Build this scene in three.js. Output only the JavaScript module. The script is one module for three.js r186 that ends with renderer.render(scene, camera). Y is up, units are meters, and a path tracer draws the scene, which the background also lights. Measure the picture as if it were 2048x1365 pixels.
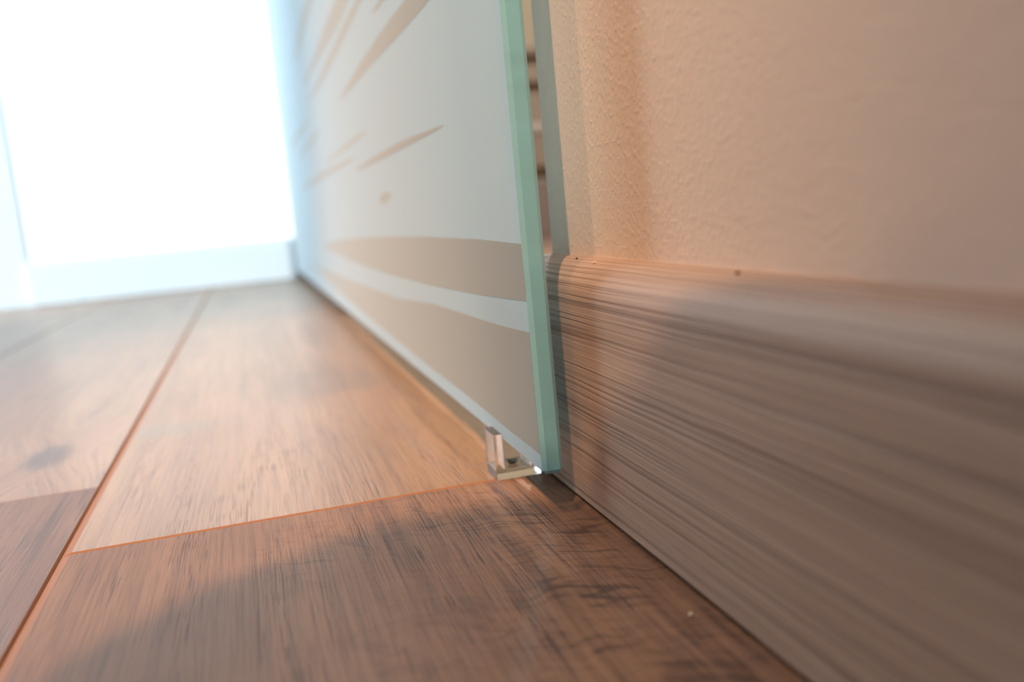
import * as THREE from 'three';
import { RectAreaLightUniformsLib } from 'three/addons/lights/RectAreaLightUniformsLib.js';
import { RoundedBoxGeometry } from 'three/addons/geometries/RoundedBoxGeometry.js';
import { ConvexGeometry } from 'three/addons/geometries/ConvexGeometry.js';
import { MarchingCubes } from 'three/addons/objects/MarchingCubes.js';
import { mergeGeometries, mergeVertices } from 'three/addons/utils/BufferGeometryUtils.js';

// ---------------------------------------------------------------- camera, sky, lights, exposure
RectAreaLightUniformsLib.init();
const scene = new THREE.Scene();
const camera = new THREE.PerspectiveCamera(40.45, 2048 / 1365, 0.01, 50);
camera.position.set(-0.091, 0.1141, 0.3087);
camera.rotation.set(-0.1486, -0.2656, -0.0939, 'YXZ');
camera.userData.fStop = 6.2;
camera.focus = 0.335;
scene.add(camera);

const renderer = new THREE.WebGLRenderer({ antialias: true });
renderer.toneMapping = THREE.LinearToneMapping;
renderer.toneMappingExposure = 1.0;
renderer.shadowMap.enabled = true;

scene.background = new THREE.Color().setRGB(0.8, 1.0, 1.2);          // overcast daylight outside the window
const DAY = { color: new THREE.Color().setRGB(0.74, 0.93, 1.04), intensity: 4 };
const day = new THREE.RectAreaLight(DAY.color, DAY.intensity, 0.56, 1.7);
day.name = 'window_daylight';
day.position.set(-1.13, 1.17, -1.34); day.rotation.y = -Math.PI / 2;  // in the window opening, shining into the room (+x)
scene.add(day);
const sun = new THREE.DirectionalLight(new THREE.Color().setRGB(1.0, 0.98, 0.95), 9.0);   // low sun, added to brighten the end wall through the window
sun.name = 'sun'; sun.position.set(-7.5, 2.2, 3.2); sun.target.position.set(-0.25, 0.9, -1.65); sun.target.name = 'sun_target';
sun.position.copy(sun.target.position).add(new THREE.Vector3(-0.75, 0.12, 0.45).multiplyScalar(6));
sun.castShadow = true; sun.shadow.mapSize.set(2048, 2048); Object.assign(sun.shadow.camera, { left: -2.5, right: 2.5, top: 2.5, bottom: -2.5, near: 0.5, far: 14 });
scene.add(sun, sun.target);
const WARM = new THREE.Color().setRGB(1.0, 0.62, 0.36);
const LAMPS = [                                                      // ceiling spots turned towards the door: x, z, strength
  [-1.02, 0.65, 7.5],
  [-1.02, 1.80, 39],
];
const FAR_LAMP = [0.63, -1.5, 23];
const FAR_COOL = new THREE.Color().setRGB(0.80, 0.92, 1.0);                                    // unseen lamp of the room behind the doorway, tinted cool to backlight the glass

// ---------------------------------------------------------------- helpers
const R = (s) => () => ((s = (Math.imul(s, 1664525) + 1013904223) | 0) >>> 0) / 4294967296;
const rgb = (r, g, b) => new THREE.Color().setRGB(r, g, b);
const used = {};
const numbered = (n) => { const k = used[n] = (used[n] ?? -1) + 1; return k ? `${n}_${String(k).padStart(3, '0')}` : n; };
function mesh(name, geometry, material, parent = scene) {
  const m = new THREE.Mesh(geometry, material);
  m.name = parent === scene ? numbered(name) : name;
  m.castShadow = m.receiveShadow = true;
  parent.add(m); return m;
}
function thing(name, label, category, x = 0, y = 0, z = 0, group) {
  const g = new THREE.Group(); g.name = numbered(name); g.position.set(x, y, z); scene.add(g);
  return tag(g, label, category, group);
}
function tag(o, label, category, group) { o.userData.label = label; o.userData.category = category; if (group) o.userData.group = group; return o; }
function struct(o, label) { o.userData.kind = 'structure'; if (label) o.userData.label = label; return o; }
function box(x0, x1, y0, y1, z0, z1) {
  const g = new THREE.BoxGeometry(x1 - x0, y1 - y0, z1 - z0); g.translate((x0 + x1) / 2, (y0 + y1) / 2, (z0 + z1) / 2);
  const p = g.attributes.position, n = g.attributes.normal, uv = g.attributes.uv;        // uv in metres
  for (let i = 0; i < p.count; i++) {
    const ax = Math.abs(n.getX(i)), ay = Math.abs(n.getY(i));
    uv.setXY(i, ax > 0.5 ? p.getZ(i) : p.getX(i), ay > 0.5 ? p.getZ(i) : p.getY(i));
  }
  return g;
}
function chamferBox(x0, x1, y0, y1, z0, z1, c) {
  const pts = [];
  for (const [x, sx] of [[x0, 1], [x1, -1]]) for (const [y, sy] of [[y0, 1], [y1, -1]]) for (const [z, sz] of [[z0, 1], [z1, -1]]) {
    pts.push(new THREE.Vector3(x + sx * c, y + sy * c, z), new THREE.Vector3(x + sx * c, y, z + sz * c), new THREE.Vector3(x, y + sy * c, z + sz * c));
  }
  return new ConvexGeometry(pts);
}
function extrudeZ(shape, z0, z1, curve = 10) {
  const g = new THREE.ExtrudeGeometry(shape, { depth: z1 - z0, bevelEnabled: false, curveSegments: curve }); g.translate(0, 0, z0); return g;
}

// value noise on a hashed lattice
const TABLE = (() => { const r = R(77), t = new Float32Array(65536); for (let i = 0; i < 65536; i++) t[i] = r(); return t; })();
function vn(x, y, s = 0) {
  const xi = Math.floor(x), yi = Math.floor(y); let fx = x - xi, fy = y - yi;
  fx = fx * fx * (3 - 2 * fx); fy = fy * fy * (3 - 2 * fy);
  const h = (a, b) => TABLE[(Math.imul(a, 73856093) ^ Math.imul(b, 19349663) ^ Math.imul(s + 1, 83492791)) >>> 7 & 65535];
  const a = h(xi, yi), b = h(xi + 1, yi), c = h(xi, yi + 1), d = h(xi + 1, yi + 1);
  return a + (b - a) * fx + (c - a) * fy + (a - b - c + d) * fx * fy;
}
const fbm = (x, y, s, n = 3) => { let v = 0, a = 0.5, t = 0; for (let i = 0; i < n; i++) { v += a * vn(x, y, s + i * 13); t += a; a *= 0.5; x *= 2.03; y *= 2.03; } return v / t; };
const clamp = (x, a = 0, b = 1) => Math.min(b, Math.max(a, x)), mix = (a, b, t) => a + (b - a) * t, step = (a, b, x) => { const t = clamp((x - a) / (b - a)); return t * t * (3 - 2 * t); };
const toS = (v) => 255 * (v <= 0.0031308 ? 12.92 * v : 1.055 * Math.pow(Math.max(v, 0), 1 / 2.4) - 0.055);

// fn(u, v, out) writes linear r, g, b and a height into out
function paint(W, H, fn, bumps = true) {
  const c = new Uint8Array(W * H * 4), h = bumps ? new Uint8Array(W * H * 4) : null, o = [0, 0, 0, 0];
  for (let j = 0; j < H; j++) for (let i = 0; i < W; i++) {
    fn((i + 0.5) / W, (j + 0.5) / H, o); const k = (j * W + i) * 4;
    c[k] = clamp(toS(o[0]), 0, 255); c[k + 1] = clamp(toS(o[1]), 0, 255); c[k + 2] = clamp(toS(o[2]), 0, 255); c[k + 3] = 255;
    if (h) { h[k] = h[k + 1] = h[k + 2] = clamp(o[3]) * 255; h[k + 3] = 255; }
  }
  const make = (d, srgb) => {
    const t = new THREE.DataTexture(d, W, H, THREE.RGBAFormat); t.magFilter = THREE.LinearFilter; t.minFilter = THREE.LinearMipmapLinearFilter; t.generateMipmaps = true;
    t.wrapS = t.wrapT = THREE.MirroredRepeatWrapping; if (srgb) t.colorSpace = THREE.SRGBColorSpace; t.needsUpdate = true; return t;
  };
  return [make(c, true), h && make(h, false)];
}

// ---------------------------------------------------------------- wood of the floor planks
const ROW = 0.1925, TEX_L = 0.6;                                      // plank width; length of plank that one texture covers
// look: { base, dark, light, cross: [[x, z, rx, rz, amount]...], knots: [[x, z, r]...], stain: [[x, z, rx, rz, amount, tint]...] } in plank metres
function woodTexture(W, H, look, seed) {
  return paint(W, H, (u, v, o) => {
    let x = u * ROW, z = v * TEX_L;
    let x2 = x + 0.006 * (fbm(x * 14, z * 3.2, seed, 2) - 0.5) + 0.0012 * (vn(x * 60, z * 14, seed + 3) - 0.5);
    let knotDark = 0, ring = 0;
    for (const [kx, kz, kr] of look.knots ?? []) {
      const dx = x - kx, dz = (z - kz) * 0.42, d = Math.hypot(dx, dz), f = Math.exp(-(d * d) / (kr * kr * 5));
      x2 += (dx >= 0 ? 1 : -1) * f * kr * 1.6; knotDark = Math.max(knotDark, step(kr * 1.1, kr * 0.3, d)); ring += f * 0.5 * Math.sin(d * 900 + 4 * vn(x * 100, z * 100, seed + 9));
    }
    const broad = fbm(x2 * 24, z * 2.4, seed + 20, 3), patch = fbm(x * 18 + 5, z * 11, seed + 33, 3);
    const grain = 0.34 * vn(x2 * 900, z * 16, seed + 40) + 0.36 * vn(x2 * 2100, z * 42, seed + 41) + 0.30 * vn(x2 * 4600, z * 110, seed + 42);
    const pores = step(0.60, 0.84, vn(x2 * 2300, z * 75, seed + 50)) * step(0.35, 0.7, vn(x2 * 120, z * 10, seed + 51));
    const streak = step(0.58, 0.85, vn(x2 * 330, z * 9, seed + 60)) * (0.3 + 0.7 * vn(x2 * 1300, z * 55, seed + 61));
    let t = clamp(0.5 + 1.5 * (broad - 0.5) + 0.75 * (patch - 0.5) + 0.12 * ring), h = 0.6 + 0.5 * (grain - 0.5) - 0.5 * pores;
    let r = mix(look.base[0], look.light[0], t), g = mix(look.base[1], look.light[1], t), b = mix(look.base[2], look.light[2], t);
    let k = 0.80 * clamp(1.5 * (0.53 - grain) + 0.08) + 0.36 * pores + (look.streak ?? 0.3) * streak;
    for (const [cx, cz, rx, rz, amount] of look.cross ?? []) {           // wavy figure that crosses the grain
      const f = Math.exp(-(((x - cx) / rx) ** 2 + ((z - cz) / rz) ** 2));
      if (f < 0.02) continue;
      const zz = z + 0.010 * (fbm(x * 70, z * 45, seed + 70, 2) - 0.5) + 0.30 * (x - cx);
      const vein = (1 - step(0.0, 0.07, Math.abs(fbm(x * 34, zz * 95, seed + 71, 2) - 0.5))) * step(0.30, 0.55, vn(x * 70, z * 60, seed + 72));
      const fine = step(0.55, 0.9, vn(x * 210, zz * 900, seed + 73)) * 0.45, cloud = 0.3 * step(0.45, 0.75, fbm(x * 90, zz * 60, seed + 74, 3));
      k += f * amount * (0.85 * vein + fine + cloud); h -= f * amount * 0.35 * vein;
    }
    k = clamp(k + 0.75 * knotDark, 0, 0.93);
    r = mix(r, look.dark[0], k); g = mix(g, look.dark[1], k); b = mix(b, look.dark[2], k);
    for (const [cx, cz, rx, rz, amount, tint] of look.stain ?? []) {
      const d = Math.hypot((x - cx) / rx, (z - cz) / rz) + 0.9 * (fbm(x * 70, z * 30, seed + 80, 3) - 0.5), f = amount * step(1.1, 0.55, d);
      r = mix(r, tint[0], f); g = mix(g, tint[1], f); b = mix(b, tint[2], f);
    }
    o[0] = r; o[1] = g; o[2] = b; o[3] = h;
  });
}
function woodMaterial(W, H, look, seed, rough) {
  const [map, bumpMap] = woodTexture(W, H, look, seed);
  return new THREE.MeshPhysicalMaterial({ map, bumpMap, bumpScale: 0.00022, roughness: rough, ior: 1.5 });
}
// plank coordinates: x from the plank's low-x side, z from its near (high z) end, mirrored every TEX_L
const LOOK = {
  near: { base: [0.27, 0.136, 0.076], light: [0.41, 0.225, 0.130], dark: [0.085, 0.038, 0.024], streak: 0.30,
    cross: [[0.172, 0.50, 0.030, 0.10, 0.75], [0.135, 0.56, 0.06, 0.05, 0.45], [0.15, 0.40, 0.06, 0.10, 0.65]], stain: [[0.045, 0.50, 0.035, 0.05, 0.25, [0.16, 0.085, 0.055]]] },
  far: { base: [0.33, 0.185, 0.100], light: [0.48, 0.285, 0.165], dark: [0.15, 0.075, 0.038], streak: 0.25,
    stain: [[0.020, 0.208, 0.035, 0.022, 0.5, [0.27, 0.23, 0.19]], [0.12, 0.30, 0.05, 0.06, 0.35, [0.20, 0.13, 0.09]]] },
  side: { base: [0.22, 0.115, 0.078], light: [0.36, 0.20, 0.137], dark: [0.065, 0.034, 0.026], streak: 0.55 },
  knotty: { base: [0.30, 0.150, 0.075], light: [0.44, 0.255, 0.150], dark: [0.12, 0.055, 0.028], streak: 0.4, knots: [[0.155, 0.085, 0.016], [0.07, 0.30, 0.012]] },
};
const WOOD = {
  near: woodMaterial(1536, 2048, LOOK.near, 11, 0.52), far: woodMaterial(1536, 2048, LOOK.far, 23, 0.29),
  side: woodMaterial(1024, 1536, LOOK.side, 37, 0.44), knotty: woodMaterial(1024, 1536, LOOK.knotty, 51, 0.28),
};
const BEVEL = new THREE.MeshStandardMaterial({ color: rgb(0.38, 0.165, 0.072), roughness: 0.6 });

function plankGeometry(x0, x1, z0, z1, bl, br, bend, deep) {           // bl / br: width of the bevel on the low-x / high-x side
  const P = [], U = [], I = [], groups = [];
  const quad = (a, b, c, d, m) => {
    const s = P.length / 3; for (const q of [a, b, c, d]) { P.push(...q); U.push((q[0] - x0) / ROW, (z1 - q[2]) / TEX_L); }
    groups.push([I.length, 6, m]); I.push(s, s + 1, s + 2, s, s + 2, s + 3);
  };
  const y = 0, e = -deep, f = -0.008, [a, b, c, d] = [x0 + bl, x1 - br, z0 + bend, z1 - bend], gap = 0.00012, X0 = x0 + gap, X1 = x1 - gap, Z0 = z0 + gap, Z1 = z1 - gap;
  quad([a, y, d], [b, y, d], [b, y, c], [a, y, c], 0);
  quad([X0, e, Z1], [a, y, d], [a, y, c], [X0, e, Z0], 1); quad([b, y, d], [X1, e, Z1], [X1, e, Z0], [b, y, c], 1);
  quad([X0, e, Z1], [X1, e, Z1], [b, y, d], [a, y, d], 1); quad([a, y, c], [b, y, c], [X1, e, Z0], [X0, e, Z0], 1);
  quad([X0, f, Z1], [X0, e, Z1], [X0, e, Z0], [X0, f, Z0], 1); quad([X1, e, Z1], [X1, f, Z1], [X1, f, Z0], [X1, e, Z0], 1);
  quad([X0, f, Z1], [X1, f, Z1], [X1, e, Z1], [X0, e, Z1], 1); quad([X0, e, Z0], [X1, e, Z0], [X1, f, Z0], [X0, f, Z0], 1);
  quad([X0, f, Z0], [X1, f, Z0], [X1, f, Z1], [X0, f, Z1], 1);
  const g = new THREE.BufferGeometry();
  g.setAttribute('position', new THREE.Float32BufferAttribute(P, 3)); g.setAttribute('uv', new THREE.Float32BufferAttribute(U, 2)); g.setIndex(I);
  const out = g.toNonIndexed(); for (const [s, n, m] of groups) out.addGroup(s, n, m); out.computeVertexNormals(); return out;
}

// ---------------------------------------------------------------- the setting
const X_WALL = 0.0325, Z_END = -1.65, Z_JAMB = -0.066, X_LEFT = -1.3, Z_BACK = 2.7, H_ROOM = 2.45, X_FAR = 2.3, Z_FAR = -2.9;
const floor = new THREE.Group(); floor.name = 'floor'; struct(floor, 'brown wood-look laminate floor of wide planks with orange bevelled joints'); scene.add(floor);
mesh('subfloor', box(X_LEFT - 0.12, X_FAR + 0.12, -0.09, -0.0082, Z_FAR - 0.12, Z_BACK + 0.12), new THREE.MeshStandardMaterial({ color: rgb(0.12, 0.06, 0.035), roughness: 0.9 }), floor);
{
  const rnd = R(5), SIDES = [WOOD.side, WOOD.knotty, WOOD.far, WOOD.near];
  const JX = -0.1725, rows = [];
  for (let k = -6; k < 12; k++) {
    const x0 = JX + k * ROW, cuts = [];
    let z = Z_BACK;
    if (k === 0) cuts.push(Z_BACK, 0.545, -0.057, -1.80, Z_FAR);
    else if (k === -1) cuts.push(Z_BACK, 1.55, -0.152, -1.80, Z_FAR);
    else { cuts.push(z); z -= 0.35 + rnd() * 1.3; while (z > Z_FAR + 0.2) { cuts.push(z); z -= 1.74; } cuts.push(Z_FAR); }
    rows.push([k, x0, cuts]);
  }
  for (const [k, x0, cuts] of rows) for (let i = 0; i + 1 < cuts.length; i++) {
    const z1 = cuts[i], z0 = cuts[i + 1];
    let m = SIDES[Math.floor(rnd() * 4)];
    if (k < -1) m = rnd() < 0.5 ? WOOD.knotty : WOOD.far;
    if (k === 0) m = [WOOD.side, WOOD.near, WOOD.far, WOOD.knotty][i];
    if (k === -1) m = [WOOD.near, WOOD.side, WOOD.knotty, WOOD.far][i];
    mesh('plank', plankGeometry(x0, x0 + ROW, z0, z1, k === 0 ? 0.0034 : 0.0026, 0.0007, k === -1 ? 0.0003 : 0.0012, 0.0010), [m, BEVEL], floor);
  }
}

// wall paint: sprayed fine orange-peel relief
const [, wallBump] = paint(1024, 1024, (u, v, o) => { o[0] = o[1] = o[2] = 0.5; const x = u * 0.25, y = v * 0.25; o[3] = 0.5 * fbm(x * 620, y * 620, 4, 3) + 0.3 * step(0.55, 0.8, vn(x * 800, y * 800, 8)) + 0.2 * fbm(x * 90, y * 90, 6, 2); });
wallBump.repeat.set(4, 4);
const PAINT = new THREE.MeshStandardMaterial({ color: rgb(0.78, 0.615, 0.51), roughness: 0.75, bumpMap: wallBump, bumpScale: 0.00024 });
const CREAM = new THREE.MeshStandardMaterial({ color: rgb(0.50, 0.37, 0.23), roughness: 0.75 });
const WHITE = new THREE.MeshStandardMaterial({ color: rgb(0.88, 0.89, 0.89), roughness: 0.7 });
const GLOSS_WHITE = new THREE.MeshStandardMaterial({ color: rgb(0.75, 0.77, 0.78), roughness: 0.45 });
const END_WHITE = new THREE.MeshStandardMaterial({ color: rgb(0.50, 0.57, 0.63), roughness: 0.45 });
const join = (...g) => mergeGeometries(g);

struct(mesh('wall_right', join(box(X_WALL, X_WALL + 0.12, 0, H_ROOM, Z_JAMB - 0.0005, Z_BACK), box(X_WALL, X_WALL + 0.12, 2.05, H_ROOM, -0.96, Z_JAMB - 0.0005), box(X_WALL, X_WALL + 0.12, 0, H_ROOM, Z_FAR, -0.96)), PAINT), 'beige painted wall with fine orange-peel relief beside the glass door');
struct(mesh('wall_end', box(X_LEFT - 0.2, X_WALL, 0, H_ROOM, Z_END - 0.12, Z_END), WHITE), 'white end wall flooded with daylight');
{
  const z0 = -1.635, z1 = -0.88, y0 = 0.03, y1 = 2.05, zs = -0.60, xw = -0.88;  // the window opening, in an unseen wall part added further in to confine its daylight
  struct(mesh('wall_left', join(box(X_LEFT - 0.12, X_LEFT, 0, H_ROOM, zs, Z_BACK), box(xw - 0.26, xw, 0, H_ROOM, z1, zs), box(X_LEFT - 0.12, xw - 0.26, 0, H_ROOM, zs - 0.12, zs), box(xw - 0.26, xw, 0, H_ROOM, Z_END, z0), box(xw - 0.26, xw, 0, y0, z0, z1), box(xw - 0.26, xw, y1, H_ROOM, z0, z1)), WHITE));
  const w = new THREE.Group(); w.name = 'window_1'; struct(w); scene.add(w);
  const xf0 = xw - 0.32, xf1 = xw - 0.26;
  mesh('window_frame', join(box(xf0, xf1, y0, y0 + 0.04, z0, z1), box(xf0, xf1, y1 - 0.04, y1, z0, z1), box(xf0, xf1, y0 + 0.04, y1 - 0.04, z0, z0 + 0.04), box(xf0, xf1, y0 + 0.04, y1 - 0.04, z1 - 0.04, z1)), GLOSS_WHITE, w);
  mesh('window_pane', box(xw - 0.292, xw - 0.288, y0 + 0.04, y1 - 0.04, z0 + 0.04, z1 - 0.04), new THREE.MeshPhysicalMaterial({ color: rgb(0.97, 0.99, 0.99), transmission: 1, roughness: 0, thickness: 0, ior: 1.5 }), w);
}
struct(mesh('wall_back', box(X_LEFT - 0.12, X_FAR + 0.12, 0, H_ROOM, Z_BACK, Z_BACK + 0.12), PAINT));
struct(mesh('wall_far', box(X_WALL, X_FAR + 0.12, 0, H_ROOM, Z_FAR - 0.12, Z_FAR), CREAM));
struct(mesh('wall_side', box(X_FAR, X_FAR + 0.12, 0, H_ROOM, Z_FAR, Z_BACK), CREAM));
struct(mesh('ceiling', box(X_LEFT - 0.12, X_FAR + 0.12, H_ROOM, H_ROOM + 0.12, Z_FAR - 0.12, Z_BACK + 0.12), WHITE));

// skirting: brushed pale wood with a rounded top
const H_BASE = 0.091, T_BASE = 0.0152, LIFT = 0.0018;
const [baseMap, baseBump] = paint(2048, 1024, (u, v, o) => {          // u along (0.5 m), v up (0.1 m)
  const z = u * 0.5, y = v * 0.1;
  const y2 = y + 0.0012 * (fbm(z * 6, y * 22, 2, 2) - 0.5) + 0.0005 * (vn(z * 46, y * 220, 5) - 0.5);
  const rings = 0.6 * vn(y2 * 960, z * 3.0, 14) + 0.4 * vn(y2 * 2000, z * 7.0, 18), fine = 0.55 * vn(y2 * 2100, z * 9, 15) + 0.45 * vn(y2 * 3900, z * 34, 16), broad = fbm(y2 * 60, z * 2.2, 17, 2);
  const line = step(0.50, 0.78, rings), dark = clamp(0.20 + 0.58 * line + 0.8 * (fine - 0.45) + 0.15 * (broad - 0.5));
  o[0] = mix(0.56, 0.26, dark); o[1] = mix(0.40, 0.160, dark); o[2] = mix(0.315, 0.115, dark); o[3] = clamp(0.85 - 0.7 * line - 0.6 * (fine - 0.5));
});
const SKIRT = new THREE.MeshPhysicalMaterial({ map: baseMap, bumpMap: baseBump, bumpScale: 0.0002, roughness: 0.5 });
function skirting(length, height) {                                    // runs along z from 0 to length, its face towards -x, its back at x = 0
  const s = new THREE.Shape(), r = 0.0125, t = T_BASE;
  s.moveTo(0, LIFT); s.lineTo(0, height); s.lineTo(-t + r, height); s.absarc(-t + r, height - r, r, Math.PI / 2, Math.PI, false); s.lineTo(-t, LIFT); s.lineTo(0, LIFT);
  const g = extrudeZ(s, 0, length, 14), p = g.attributes.position, uv = g.attributes.uv;
  for (let i = 0; i < p.count; i++) { const x = p.getX(i), y = p.getY(i); uv.setXY(i, p.getZ(i) / 0.5, (y + (y > height - r ? (x + t) * 0.8 : 0)) / 0.1); }
  return g;
}
{
  const a = mesh('baseboard_right', skirting(Z_BACK - Z_JAMB, H_BASE), SKIRT); a.position.set(X_WALL, 0, Z_JAMB); struct(a, 'pale brushed-wood baseboard with rounded top under the beige wall');
  const b = mesh('baseboard_right', skirting(-0.96 - Z_END, H_BASE), SKIRT); b.position.set(X_WALL, 0, Z_END); struct(b);
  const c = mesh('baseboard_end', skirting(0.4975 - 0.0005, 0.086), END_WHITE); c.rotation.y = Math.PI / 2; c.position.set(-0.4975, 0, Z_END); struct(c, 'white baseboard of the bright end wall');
}
// boxed-in white trim on the end wall
{
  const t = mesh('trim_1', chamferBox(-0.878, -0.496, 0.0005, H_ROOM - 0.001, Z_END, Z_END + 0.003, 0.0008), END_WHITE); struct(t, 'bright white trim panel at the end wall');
}

// ---------------------------------------------------------------- sliding glass door
const G0 = 0.0159, GT = 0.008, GL = 1.63, GH = 2.12;
const FROST = new THREE.MeshPhysicalMaterial({ color: rgb(0.44, 0.74, 0.92), roughness: 1.0, transmission: 0.66, thickness: 0, ior: 1.5 });    // etched front face
const CLEAR = new THREE.MeshPhysicalMaterial({ color: rgb(0.96, 0.98, 0.97), roughness: 0.02, transmission: 1, thickness: 0, ior: 1.5 });       // plain rear face
const EDGE = new THREE.MeshPhysicalMaterial({ color: rgb(0.29, 0.69, 0.86), roughness: 0.35, transmission: 0.3, thickness: 0, ior: 1.5 });
const ARRIS = new THREE.MeshPhysicalMaterial({ color: rgb(0.36, 0.76, 0.92), roughness: 0.5, transmission: 0.3, thickness: 0, ior: 1.5 });
const CLEARED = new THREE.MeshPhysicalMaterial({ color: rgb(0.42, 0.51, 0.51), roughness: 1.0, transmission: 0.70, thickness: 0, ior: 1.5 });
const door = thing('sliding_glass_door', 'frosted glass sliding door with grass-blade motif and teal polished edge', 'door', 0, G0, 0);
{
  const c = 0.0016;
  const slab = mesh('pane', chamferBox(0, GT, 0, GH - G0, -GL, 0, c), FROST, door);
  const p = slab.geometry.attributes.position, n = slab.geometry.attributes.normal;                    // polished narrow faces get the edge colour
  const order = [[], [], [], []];
  for (let i = 0; i < p.count; i += 3) order[n.getX(i) < -0.9 ? 0 : n.getX(i) > 0.9 ? 1 : Math.max(Math.abs(n.getY(i)), Math.abs(n.getZ(i))) > 0.9 ? 2 : 3].push(i);
  const P = [], N = [], g = new THREE.BufferGeometry();
  order.forEach((l, m) => { g.addGroup(P.length / 3, l.length * 3, m); for (const i of l) for (let k = 0; k < 3; k++) { P.push(p.getX(i + k), p.getY(i + k), p.getZ(i + k)); N.push(n.getX(i + k), n.getY(i + k), n.getZ(i + k)); } });
  g.setAttribute('position', new THREE.Float32BufferAttribute(P, 3)); g.setAttribute('normal', new THREE.Float32BufferAttribute(N, 3));
  slab.geometry = g; slab.material = [FROST, CLEAR, EDGE, ARRIS];
  // the blades of the motif, [z, y] in metres on the face of the pane
  const BLADES = [
    [[-0.90, 0.0815], [-0.80, 0.0868], [-0.623, 0.0932], [-0.357, 0.0981], [-0.18, 0.1002], [-0.06, 0.1003], [-0.0017, 0.0994], [-0.0017, 0.0792], [-0.069, 0.0767], [-0.169, 0.0744], [-0.332, 0.0727], [-0.562, 0.0735], [-0.788, 0.0783]],
    [[-1.218, 0.0474], [-0.824, 0.0521], [-0.545, 0.0545], [-0.303, 0.058], [-0.174, 0.0645], [-0.073, 0.0661], [-0.03, 0.0671], [-0.0017, 0.0682], [-0.0017, 0.0235], [-0.014, 0.0238], [-0.045, 0.024], [-0.108, 0.0251], [-0.195, 0.0254], [-0.325, 0.0266], [-0.533, 0.0296], [-0.734, 0.0337], [-0.951, 0.0414]],
    [[-0.540, 0.2128], [-0.382, 0.2186], [-0.267, 0.2196], [-0.171, 0.2191], [-0.04, 0.2120], [-0.11, 0.2053], [-0.14, 0.2058], [-0.215, 0.2071], [-0.312, 0.2096], [-0.432, 0.2104]],
    [[-0.900, 0.2755], [-0.787, 0.2827], [-0.606, 0.2840], [-0.463, 0.2849], [-0.20, 0.2770], [-0.38, 0.2663], [-0.45, 0.2647], [-0.629, 0.2694], [-0.779, 0.2730]],
    [[-0.900, 0.2520], [-0.648, 0.2577], [-0.528, 0.2578], [-0.422, 0.2588], [-0.342, 0.2576], [-0.16, 0.2560], [-0.32, 0.2527], [-0.387, 0.2508], [-0.497, 0.2482], [-0.665, 0.2468]],
    [[-1.040, 0.3230], [-0.873, 0.3415], [-0.720, 0.3429], [-0.30, 0.3360], [-0.645, 0.3260], [-0.735, 0.3225], [-0.890, 0.3193]],
    [[-0.480, 0.1506], [-0.371, 0.1534], [-0.231, 0.1543], [-0.155, 0.1523], [-0.100, 0.1510], [-0.118, 0.1500], [-0.188, 0.1498], [-0.283, 0.1493], [-0.375, 0.1493]],
    [[-0.740, 0.1733], [-0.562, 0.1754], [-0.438, 0.1748], [-0.353, 0.1734], [-0.391, 0.1717], [-0.524, 0.1718], [-0.646, 0.1714]],
    [[-1.230, 0.1640], [-0.859, 0.1690], [-0.605, 0.1650], [-0.425, 0.1602], [-0.513, 0.1591], [-0.679, 0.1603], [-0.905, 0.1590], [-1.111, 0.1600]],
    [[-1.190, 0.2090], [-0.980, 0.2152], [-0.835, 0.2139], [-0.715, 0.2110], [-0.824, 0.2060], [-1.033, 0.2060]],
    [[-1.490, 0.2380], [-1.234, 0.2462], [-0.929, 0.2401], [-0.840, 0.2362], [-0.980, 0.2314], [-1.266, 0.2342]],
    [[-0.288, 0.2363], [-0.240, 0.2358], [-0.150, 0.2335], [-0.220, 0.2320], [-0.262, 0.2335]],
    [[-0.341, 0.1219], [-0.325, 0.1275], [-0.298, 0.1285], [-0.280, 0.1251], [-0.297, 0.1228], [-0.320, 0.1205]],
  ];
  for (const b of BLADES) {
    const v = b.map(([z, y]) => new THREE.Vector2(-z, y - G0)), s = new THREE.Shape();   // shape x = distance behind the near edge
    const mid = v.map((q, i) => q.clone().lerp(v[(i + 1) % v.length], 0.5));
    if (b[0][0] > -0.86 || b.length < 13) { s.moveTo(mid[0].x, mid[0].y); for (let i = 1; i <= v.length; i++) s.quadraticCurveTo(v[i % v.length].x, v[i % v.length].y, mid[i % v.length].x, mid[i % v.length].y); }
    else { s.moveTo(v[0].x, v[0].y); for (let i = 1; i < v.length; i++) s.lineTo(v[i].x, v[i].y); }
    const e = new THREE.ExtrudeGeometry(s, { depth: 0.00008, bevelEnabled: false, curveSegments: 5 });
    e.rotateY(Math.PI / 2);                                             // shape x -> -z, depth -> +x
    e.translate(-0.0001, 0, 0);
    mesh('blade_motif', e, CLEARED, door);
  }
}
{
  const rail = thing('door_rail', 'aluminium top rail that carries the glass door', 'rail', 0, GH, -0.8);
  mesh('rail_body', box(-0.012, X_WALL, 0.0, 0.06, -0.83, 0.83), new THREE.MeshStandardMaterial({ color: rgb(0.6, 0.6, 0.6), metalness: 1, roughness: 0.35 }), rail);
}

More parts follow.
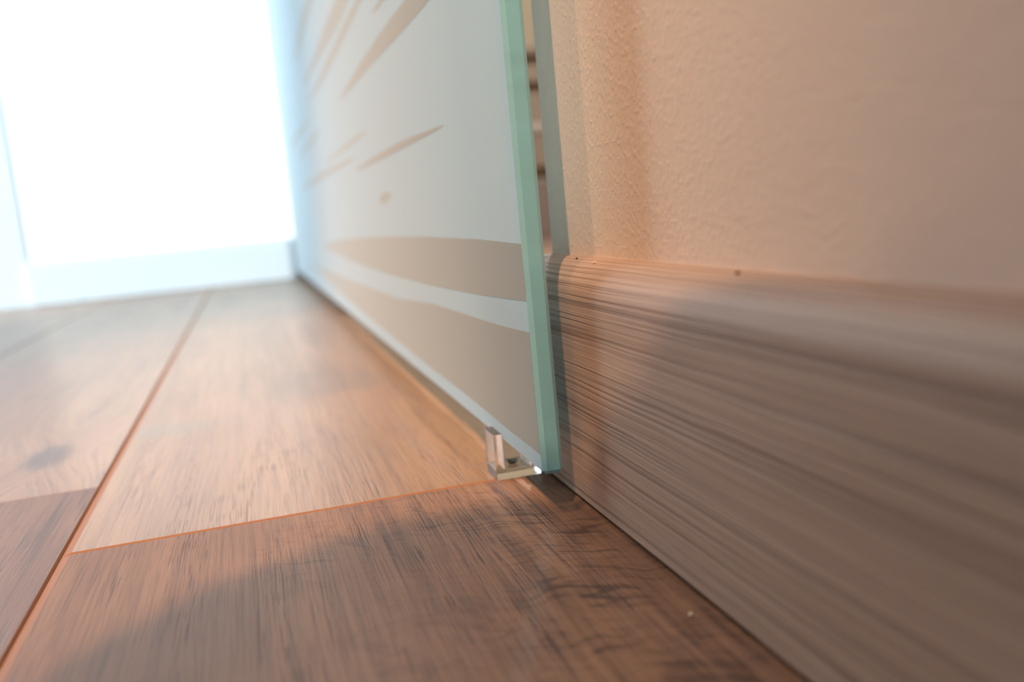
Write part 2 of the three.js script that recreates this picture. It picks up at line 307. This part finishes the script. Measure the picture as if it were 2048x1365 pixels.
// clear plastic floor guide that holds the bottom edge of the glass
{
  const ACRYL = new THREE.MeshPhysicalMaterial({ color: rgb(0.98, 0.98, 0.97), transmission: 1, roughness: 0.04, thickness: 0.004, ior: 1.49 });
  const guide = thing('door_floor_guide', 'small clear plastic channel screwed to the floor under the glass edge', 'door guide', 0, 0.0002, -0.054);
  const s = new THREE.Shape();
  const pts = [[-0.0043, 0], [0.0150, 0], [0.0150, 0.0195], [0.0108, 0.0195], [0.0108, 0.0042], [-0.0006, 0.0042], [-0.0006, 0.0195], [-0.0043, 0.0195]];
  s.moveTo(...pts[0]); for (const q of pts.slice(1)) s.lineTo(...q); s.closePath();
  const g = new THREE.ExtrudeGeometry(s, { depth: 0.0156, bevelEnabled: true, bevelSize: 0.0002, bevelThickness: 0.0002, bevelOffset: -0.0002, bevelSegments: 1 }); g.translate(0, 0, -0.0158);
  mesh('channel', g, ACRYL, guide);
  const screw = mesh('screw', new THREE.CylinderGeometry(0.0026, 0.0016, 0.0012, 24), new THREE.MeshStandardMaterial({ color: rgb(0.10, 0.11, 0.09), metalness: 0.6, roughness: 0.4 }), guide); screw.position.set(0.005, 0.0049, -0.008);
  mesh('screw_slot', box(-0.0020, 0.0020, 0, 0.0003, -0.0003, 0.0003), new THREE.MeshStandardMaterial({ color: rgb(0.02, 0.02, 0.02), roughness: 0.7 }), screw).position.y = 0.0006;
}

// ---------------------------------------------------------------- the chest of drawers in the next room, seen through the gap
{
  const BODY = new THREE.MeshStandardMaterial({ color: rgb(0.30, 0.20, 0.12), roughness: 0.6 }), PULL = new THREE.MeshStandardMaterial({ color: rgb(0.60, 0.46, 0.35), roughness: 0.5 }), FRONT = new THREE.MeshStandardMaterial({ color: rgb(0.38, 0.27, 0.18), roughness: 0.5 }), FRONT_DIMMED = new THREE.MeshStandardMaterial({ color: rgb(0.30, 0.21, 0.16), roughness: 0.5 });
  const c = thing('chest_of_drawers', 'blurred beige wooden chest with dark drawer gaps, behind the door gap', 'chest of drawers', 0.85, 0, -2.62);
  mesh('carcass', box(-0.45, 0.45, 0.0, 0.535, -0.22, 0.20), BODY, c);
  mesh('top_board', chamferBox(-0.47, 0.47, 0.535, 0.560, -0.23, 0.235, 0.003), BODY, c);
  for (const [y0, y1] of [[0.002, 0.176], [0.208, 0.428], [0.458, 0.528]]) {
    const d = mesh('drawer', chamferBox(-0.44, 0.44, y0, y1, 0.20, 0.222, 0.004), y0 < 0.1 ? FRONT_DIMMED : FRONT, c);  // bottom drawer coloured darker: the light fading downwards is put into its colour
    if (y0 > 0.1 && y0 < 0.3) mesh('drawer_pull', chamferBox(-0.40, 0.40, 0.314, 0.340, 0.2215, 0.2255, 0.0015), PULL, d);
  }
}

// ---------------------------------------------------------------- ceiling lamps
function spot(x, z, strength, color, angle, blend, aim, label) {
  const t = thing('ceiling_spot', label, 'lamp', x, H_ROOM, z);
  const ring = mesh('trim_ring', new THREE.TorusGeometry(0.050, 0.006, 10, 40), GLOSS_WHITE, t); ring.rotation.x = Math.PI / 2; ring.position.y = -0.005;
  const dir = new THREE.Vector3(...aim).sub(new THREE.Vector3(x, H_ROOM - 0.03, z)).normalize(), q = new THREE.Quaternion().setFromUnitVectors(new THREE.Vector3(0, -1, 0), dir);
  const glow = mesh('lamp_lens', new THREE.CylinderGeometry(0.034, 0.034, 0.030, 32), new THREE.MeshStandardMaterial({ color: rgb(0.9, 0.85, 0.75), emissive: color, emissiveIntensity: 6 }), t); glow.position.y = -0.03; glow.quaternion.copy(q);
  const l = new THREE.SpotLight(color, strength, 0, angle, blend, 2); l.name = 'spot_light'; l.position.set(x, H_ROOM - 0.03, z).addScaledVector(dir, 0.02); l.target.position.set(...aim); l.target.name = 'spot_target';
  l.castShadow = true; l.shadow.radius = 1.0; l.shadow.mapSize.set(2048, 2048);
  scene.add(l, l.target);
}
spot(...LAMPS[0], WARM, 0.26, 1, [-0.1, 0.1, -0.25], 'warm ceiling spot beside the glass door');
spot(...LAMPS[1], WARM, 0.165, 1, [-0.06, 0.1, -0.35], 'warm ceiling spot behind the photographer');
spot(...FAR_LAMP, FAR_COOL, 1.2, 0.6, [0.63, 0.0, -1.5], 'warm ceiling spot in the room behind the doorway');

// ---------------------------------------------------------------- the photographer behind the camera (out of the picture; casts the shade on floor and skirting)
const smin = (a, b, k) => { const h = Math.max(k - Math.abs(a - b), 0) / k; return Math.min(a, b) - h * h * k * 0.25; };
function capsule(p, a, b, ra, rb) {
  const bx = b[0] - a[0], by = b[1] - a[1], bz = b[2] - a[2], px = p[0] - a[0], py = p[1] - a[1], pz = p[2] - a[2];
  const t = clamp((px * bx + py * by + pz * bz) / (bx * bx + by * by + bz * bz + 1e-12));
  return Math.hypot(px - bx * t, py - by * t, pz - bz * t) - mix(ra, rb, t);
}
const ellipsoid = (p, c, r) => { const x = (p[0] - c[0]) / r[0], y = (p[1] - c[1]) / r[1], z = (p[2] - c[2]) / r[2], k = Math.hypot(x, y, z); return (k - 1) * Math.min(...r); };
function field(fn, c, half, res) {
  const mc = new MarchingCubes(res, undefined, false, false, 120000); mc.isolation = 0;
  for (let z = 0; z < res; z++) for (let y = 0; y < res; y++) for (let x = 0; x < res; x++) {
    const p = [c[0] + (x - res / 2) / (res / 2) * half, c[1] + (y - res / 2) / (res / 2) * half, c[2] + (z - res / 2) / (res / 2) * half];
    mc.field[x + y * res + z * res * res] = -fn(p);
  }
  mc.update();
  const n = mc.count, pos = new Float32Array(n * 3); for (let i = 0; i < n; i++) for (let k = 0; k < 3; k++) pos[i * 3 + k] = mc.positionArray[i * 3 + k] * half + c[k];
  let g = new THREE.BufferGeometry(); g.setAttribute('position', new THREE.BufferAttribute(pos, 3)); g = mergeVertices(g, half / res * 0.02); g.computeVertexNormals();
  return g;
}
const chain = (bones, k) => (p) => { let d = 9; for (const [a, b, ra, rb] of bones) d = smin(d, capsule(p, a, b, ra, rb), k); return d; };
{
  const SKIN = new THREE.MeshStandardMaterial({ color: rgb(0.55, 0.33, 0.24), roughness: 0.55 }), KNIT = new THREE.MeshStandardMaterial({ color: rgb(0.06, 0.07, 0.09), roughness: 0.9 });
  const JEANS = new THREE.MeshStandardMaterial({ color: rgb(0.05, 0.07, 0.12), roughness: 0.9 }), HAIR = new THREE.MeshStandardMaterial({ color: rgb(0.035, 0.022, 0.015), roughness: 0.6 }), SHOE = new THREE.MeshStandardMaterial({ color: rgb(0.08, 0.06, 0.05), roughness: 0.7 });
  const who = thing('person', 'photographer in dark sweater and jeans kneeling bent over a camera', 'person', -0.3, 0, 1.0);
  const at = (q) => [q[0] + 0.3, q[1], q[2] - 1.0];
  const H = [-0.318, 0.612, 0.586], neck = at([-0.29, 0.575, 0.70]), chest = at([-0.29, 0.48, 0.80]), waist = at([-0.29, 0.38, 0.98]), hips = at([-0.29, 0.30, 1.10]);
  const sh = [at([-0.46, 0.51, 0.70]), at([-0.12, 0.51, 0.70])], el = [at([-0.385, 0.25, 0.57]), at([-0.08, 0.25, 0.60])], wr = [at([-0.195, 0.115, 0.425]), at([-0.015, 0.125, 0.43])];
  const hip = [at([-0.38, 0.28, 1.09]), at([-0.20, 0.28, 1.09])], kn = [at([-0.43, 0.065, 0.74]), at([-0.15, 0.065, 0.74])], an = [at([-0.42, 0.06, 1.17]), at([-0.17, 0.06, 1.17])], toe = [at([-0.42, 0.035, 1.34]), at([-0.17, 0.035, 1.34])];
  const torso = [[hips, waist, 0.135, 0.125], [waist, chest, 0.125, 0.145], [chest, neck, 0.13, 0.075], [sh[0], sh[1], 0.07, 0.07]];
  const arms = [0, 1].flatMap((i) => [[sh[i], el[i], 0.058, 0.043], [el[i], wr[i], 0.042, 0.029]]);
  const legs = [0, 1].flatMap((i) => [[hip[i], kn[i], 0.088, 0.058], [kn[i], an[i], 0.056, 0.040]]), feet = [0, 1].map((i) => [an[i], toe[i], 0.042, 0.030]);
  const grow = (l, d) => l.map(([a, b, ra, rb]) => [a, b, ra + d, rb + d]);
  // head in its own axes (y up, z towards the face), tipped forward to look down at the camera
  const turn = new THREE.Quaternion().setFromEuler(new THREE.Euler(1.15, Math.PI - 0.2, 0.05, 'YXZ'));
  const set = (g) => { g.scale(1.12, 0.90, 0.92); g.applyQuaternion(turn); g.translate(H[0] + 0.3, H[1], H[2] - 1.0); return g; };
  const skull = (p) => { let d = ellipsoid(p, [0, 0.025, -0.012], [0.076, 0.098, 0.094]); d = smin(d, ellipsoid(p, [0, -0.055, 0.030], [0.052, 0.062, 0.056]), 0.04); return d; };
  const headField = (p) => {
    let d = skull(p);
    d = smin(d, capsule(p, [0, 0.005, 0.084], [0, -0.032, 0.104], 0.008, 0.013), 0.014);                                         // nose
    d = smin(d, capsule(p, [-0.040, 0.018, 0.074], [0.040, 0.018, 0.074], 0.010, 0.010), 0.016);                                 // brow
    for (const s of [-1, 1]) { d = -smin(-d, ellipsoid(p, [s * 0.032, -0.002, 0.092], [0.016, 0.011, 0.014]), 0.010); d = smin(d, ellipsoid(p, [s * 0.032, -0.002, 0.071], [0.0125, 0.0115, 0.012]), 0.004); d = smin(d, ellipsoid(p, [s * 0.078, -0.010, -0.010], [0.008, 0.032, 0.020]), 0.008); }
    d = smin(d, ellipsoid(p, [0, -0.064, 0.082], [0.024, 0.006, 0.010]), 0.008); d = smin(d, ellipsoid(p, [0, -0.076, 0.079], [0.020, 0.007, 0.010]), 0.006);   // lips
    return smin(d, capsule(p, [0, -0.05, -0.03], [0, -0.16, -0.06], 0.052, 0.055), 0.03);
  };
  const head = set(field(headField, [0, -0.02, 0], 0.17, 84));
  // a hand: palm and five unequal bent fingers closed on the camera; s = side
  const hand = (w, s) => {
    const o = (x, y, z) => [w[0] + s * x, w[1] + y, w[2] + z], b = [[o(0, 0, 0), o(0.012, 0.004, -0.05), 0.024, 0.025], [o(-0.012, 0.004, -0.05), o(0.026, 0.004, -0.055), 0.015, 0.014]];
    const f = [[0.030, 0.95], [0.012, 1.08], [-0.006, 1.02], [-0.022, 0.82]];
    const parts = [chain(b, 0.02)];
    f.forEach(([x, l]) => parts.push(chain([[o(x, 0.006, -0.058), o(x + 0.004, 0.004, -0.058 - 0.040 * l), 0.0095, 0.009], [o(x + 0.004, 0.004, -0.058 - 0.040 * l), o(x + 0.018 * l, -0.014, -0.062 - 0.046 * l), 0.009, 0.0082], [o(x + 0.018 * l, -0.014, -0.062 - 0.046 * l), o(x + 0.024 * l, -0.028, -0.056 - 0.034 * l), 0.0082, 0.0072]], 0.004)));
    parts.push(chain([[o(0.018, -0.004, -0.018), o(0.040, -0.012, -0.042), 0.013, 0.011], [o(0.040, -0.012, -0.042), o(0.046, -0.020, -0.066), 0.0105, 0.0085]], 0.006));
    const fn = (p) => { let d = parts[0](p); for (let i = 1; i < parts.length; i++) d = Math.min(d, smin(d, parts[i](p), 0.004)); return d; };
    return field(fn, o(0.012, -0.01, -0.05), 0.095, 62);
  };
  const bare = field(chain([...torso, ...arms, ...legs, ...feet], 0.05), [0, 0.33, 0.0], 0.68, 110);
  mesh('body', join(...[bare, head, hand(wr[0], 1), hand(wr[1], -1)].map((g) => { g.deleteAttribute('uv'); return g; })), SKIN, who);
  const cuff = arms.map(([a, b, ra, rb], i) => (i % 2 ? [a, [mix(a[0], b[0], 0.9), mix(a[1], b[1], 0.9), mix(a[2], b[2], 0.9)], ra, rb] : [a, b, ra, rb]));
  mesh('sweater', field(chain([...grow(torso.slice(0, 2), 0.014), [chest, [mix(chest[0], neck[0], 0.7), mix(chest[1], neck[1], 0.7), mix(chest[2], neck[2], 0.7)], 0.144, 0.10], [sh[0], sh[1], 0.084, 0.084], [at([-0.33, 0.56, 0.685]), at([-0.245, 0.56, 0.672]), 0.075, 0.075], ...grow(cuff, 0.013)], 0.05), [0, 0.35, -0.1], 0.60, 100), KNIT, who);
  mesh('trousers', field(chain([[hips, [mix(hips[0], waist[0], 0.4), mix(hips[1], waist[1], 0.4), mix(hips[2], waist[2], 0.4)], 0.145, 0.140], ...grow(legs, 0.008)], 0.05), [0, 0.25, 0.0], 0.55, 90), JEANS, who);
  for (const f of grow(feet, 0.007)) mesh('shoe', field(chain([f], 0.01), [(f[0][0] + f[1][0]) / 2, 0.05, (f[0][2] + f[1][2]) / 2], 0.17, 40), SHOE, who);
  mesh('hair', set(field((p) => Math.max(skull(p) - 0.006 - 0.003 * Math.sin(p[0] * 190) * Math.sin(p[2] * 130 + p[1] * 60), 0.012 + 0.9 * p[2] - p[1] * 0.75 - 0.02), [0, 0.0, 0], 0.15, 72)), HAIR, who);
}
{
  const BODY = new THREE.MeshStandardMaterial({ color: rgb(0.02, 0.02, 0.021), roughness: 0.55 }), RUBBER = new THREE.MeshStandardMaterial({ color: rgb(0.015, 0.015, 0.015), roughness: 0.85 });
  const cam = thing('photo_camera', 'black photo camera with short lens held low above the floor', 'camera', camera.position.x, camera.position.y, camera.position.z);
  cam.quaternion.copy(camera.quaternion);                              // stands where the picture was taken from, its front just behind the viewpoint
  const b = new RoundedBoxGeometry(0.128, 0.088, 0.048, 4, 0.012); b.translate(0.008, 0, 0.098); mesh('camera_body', b, BODY, cam);
  const g = new RoundedBoxGeometry(0.034, 0.084, 0.036, 4, 0.012); g.translate(0.060, -0.002, 0.070); mesh('grip', g, RUBBER, cam);
  const pr = new RoundedBoxGeometry(0.052, 0.030, 0.052, 3, 0.009); pr.translate(0, 0.050, 0.094); mesh('viewfinder_hump', pr, BODY, cam);
  const prof = [[0.022, 0], [0.033, 0], [0.034, 0.002], [0.034, 0.020], [0.035, 0.022], [0.035, 0.040], [0.033, 0.042], [0.033, 0.075]].map(([r, y]) => new THREE.Vector2(r, y));
  const l = new THREE.LatheGeometry(prof, 48); l.rotateX(Math.PI / 2); l.translate(0, 0, 0.006); mesh('lens_barrel', l, RUBBER, cam);
  const e = new THREE.SphereGeometry(0.03, 32, 12, 0, Math.PI * 2, 0, 0.80); e.rotateX(-Math.PI / 2); e.translate(0, 0, 0.038); mesh('front_element', e, new THREE.MeshPhysicalMaterial({ color: rgb(0.02, 0.02, 0.03), roughness: 0.05, clearcoat: 1 }), cam);
}

// ---------------------------------------------------------------- bits of dirt
{
  const LINT = new THREE.MeshStandardMaterial({ color: rgb(0.85, 0.80, 0.70), roughness: 0.9 }), GRIT = new THREE.MeshStandardMaterial({ color: rgb(0.05, 0.03, 0.025), roughness: 0.9 });
  const bit = (name, label, category, x, y, z, [sx, sy, sz], turn, m, seed) => {
    const g = new THREE.IcosahedronGeometry(1, 1), p = g.attributes.position;
    for (let i = 0; i < p.count; i++) { const k = 0.8 + 0.4 * vn(p.getX(i) * 2 + seed, p.getY(i) * 2 + p.getZ(i) * 3, seed); p.setXYZ(i, p.getX(i) * k * sx, p.getY(i) * k * sy, p.getZ(i) * k * sz); }
    g.computeVertexNormals(); const o = tag(mesh(name, g, m), label, category); o.position.set(x, y, z); o.rotation.y = turn;
  };
  bit('paint_crumb', 'tiny white crumb lying on the dark floor plank', 'crumb', 0.0100, 0.0005, 0.0932, [0.0006, 0.0006, 0.0007], 0, LINT, 1);
  bit('grit', 'reddish dark speck on the rounded top of the baseboard, out of focus', 'grit', 0.0265, 0.0912, 0.0990, [0.0006, 0.0004, 0.0009], 0.3, new THREE.MeshStandardMaterial({ color: rgb(0.10, 0.025, 0.02), roughness: 0.9 }), 2);
  bit('grit', 'tiny sharp black speck on the baseboard top near the glass', 'grit', 0.0262, 0.0910, -0.0193, [0.0003, 0.0003, 0.0008], 0.2, GRIT, 3);
  bit('lint', 'small pale lint fibre on the baseboard top beside the black speck', 'lint', 0.0250, 0.0905, 0.0020, [0.0017, 0.0003, 0.0003], 0.5, LINT, 4);
  bit('lint', 'small pale lint fibre on the baseboard top next to the glass edge', 'lint', 0.0255, 0.0908, -0.0545, [0.0014, 0.0003, 0.0003], 0.4, LINT, 5);
}

renderer.render(scene, camera);
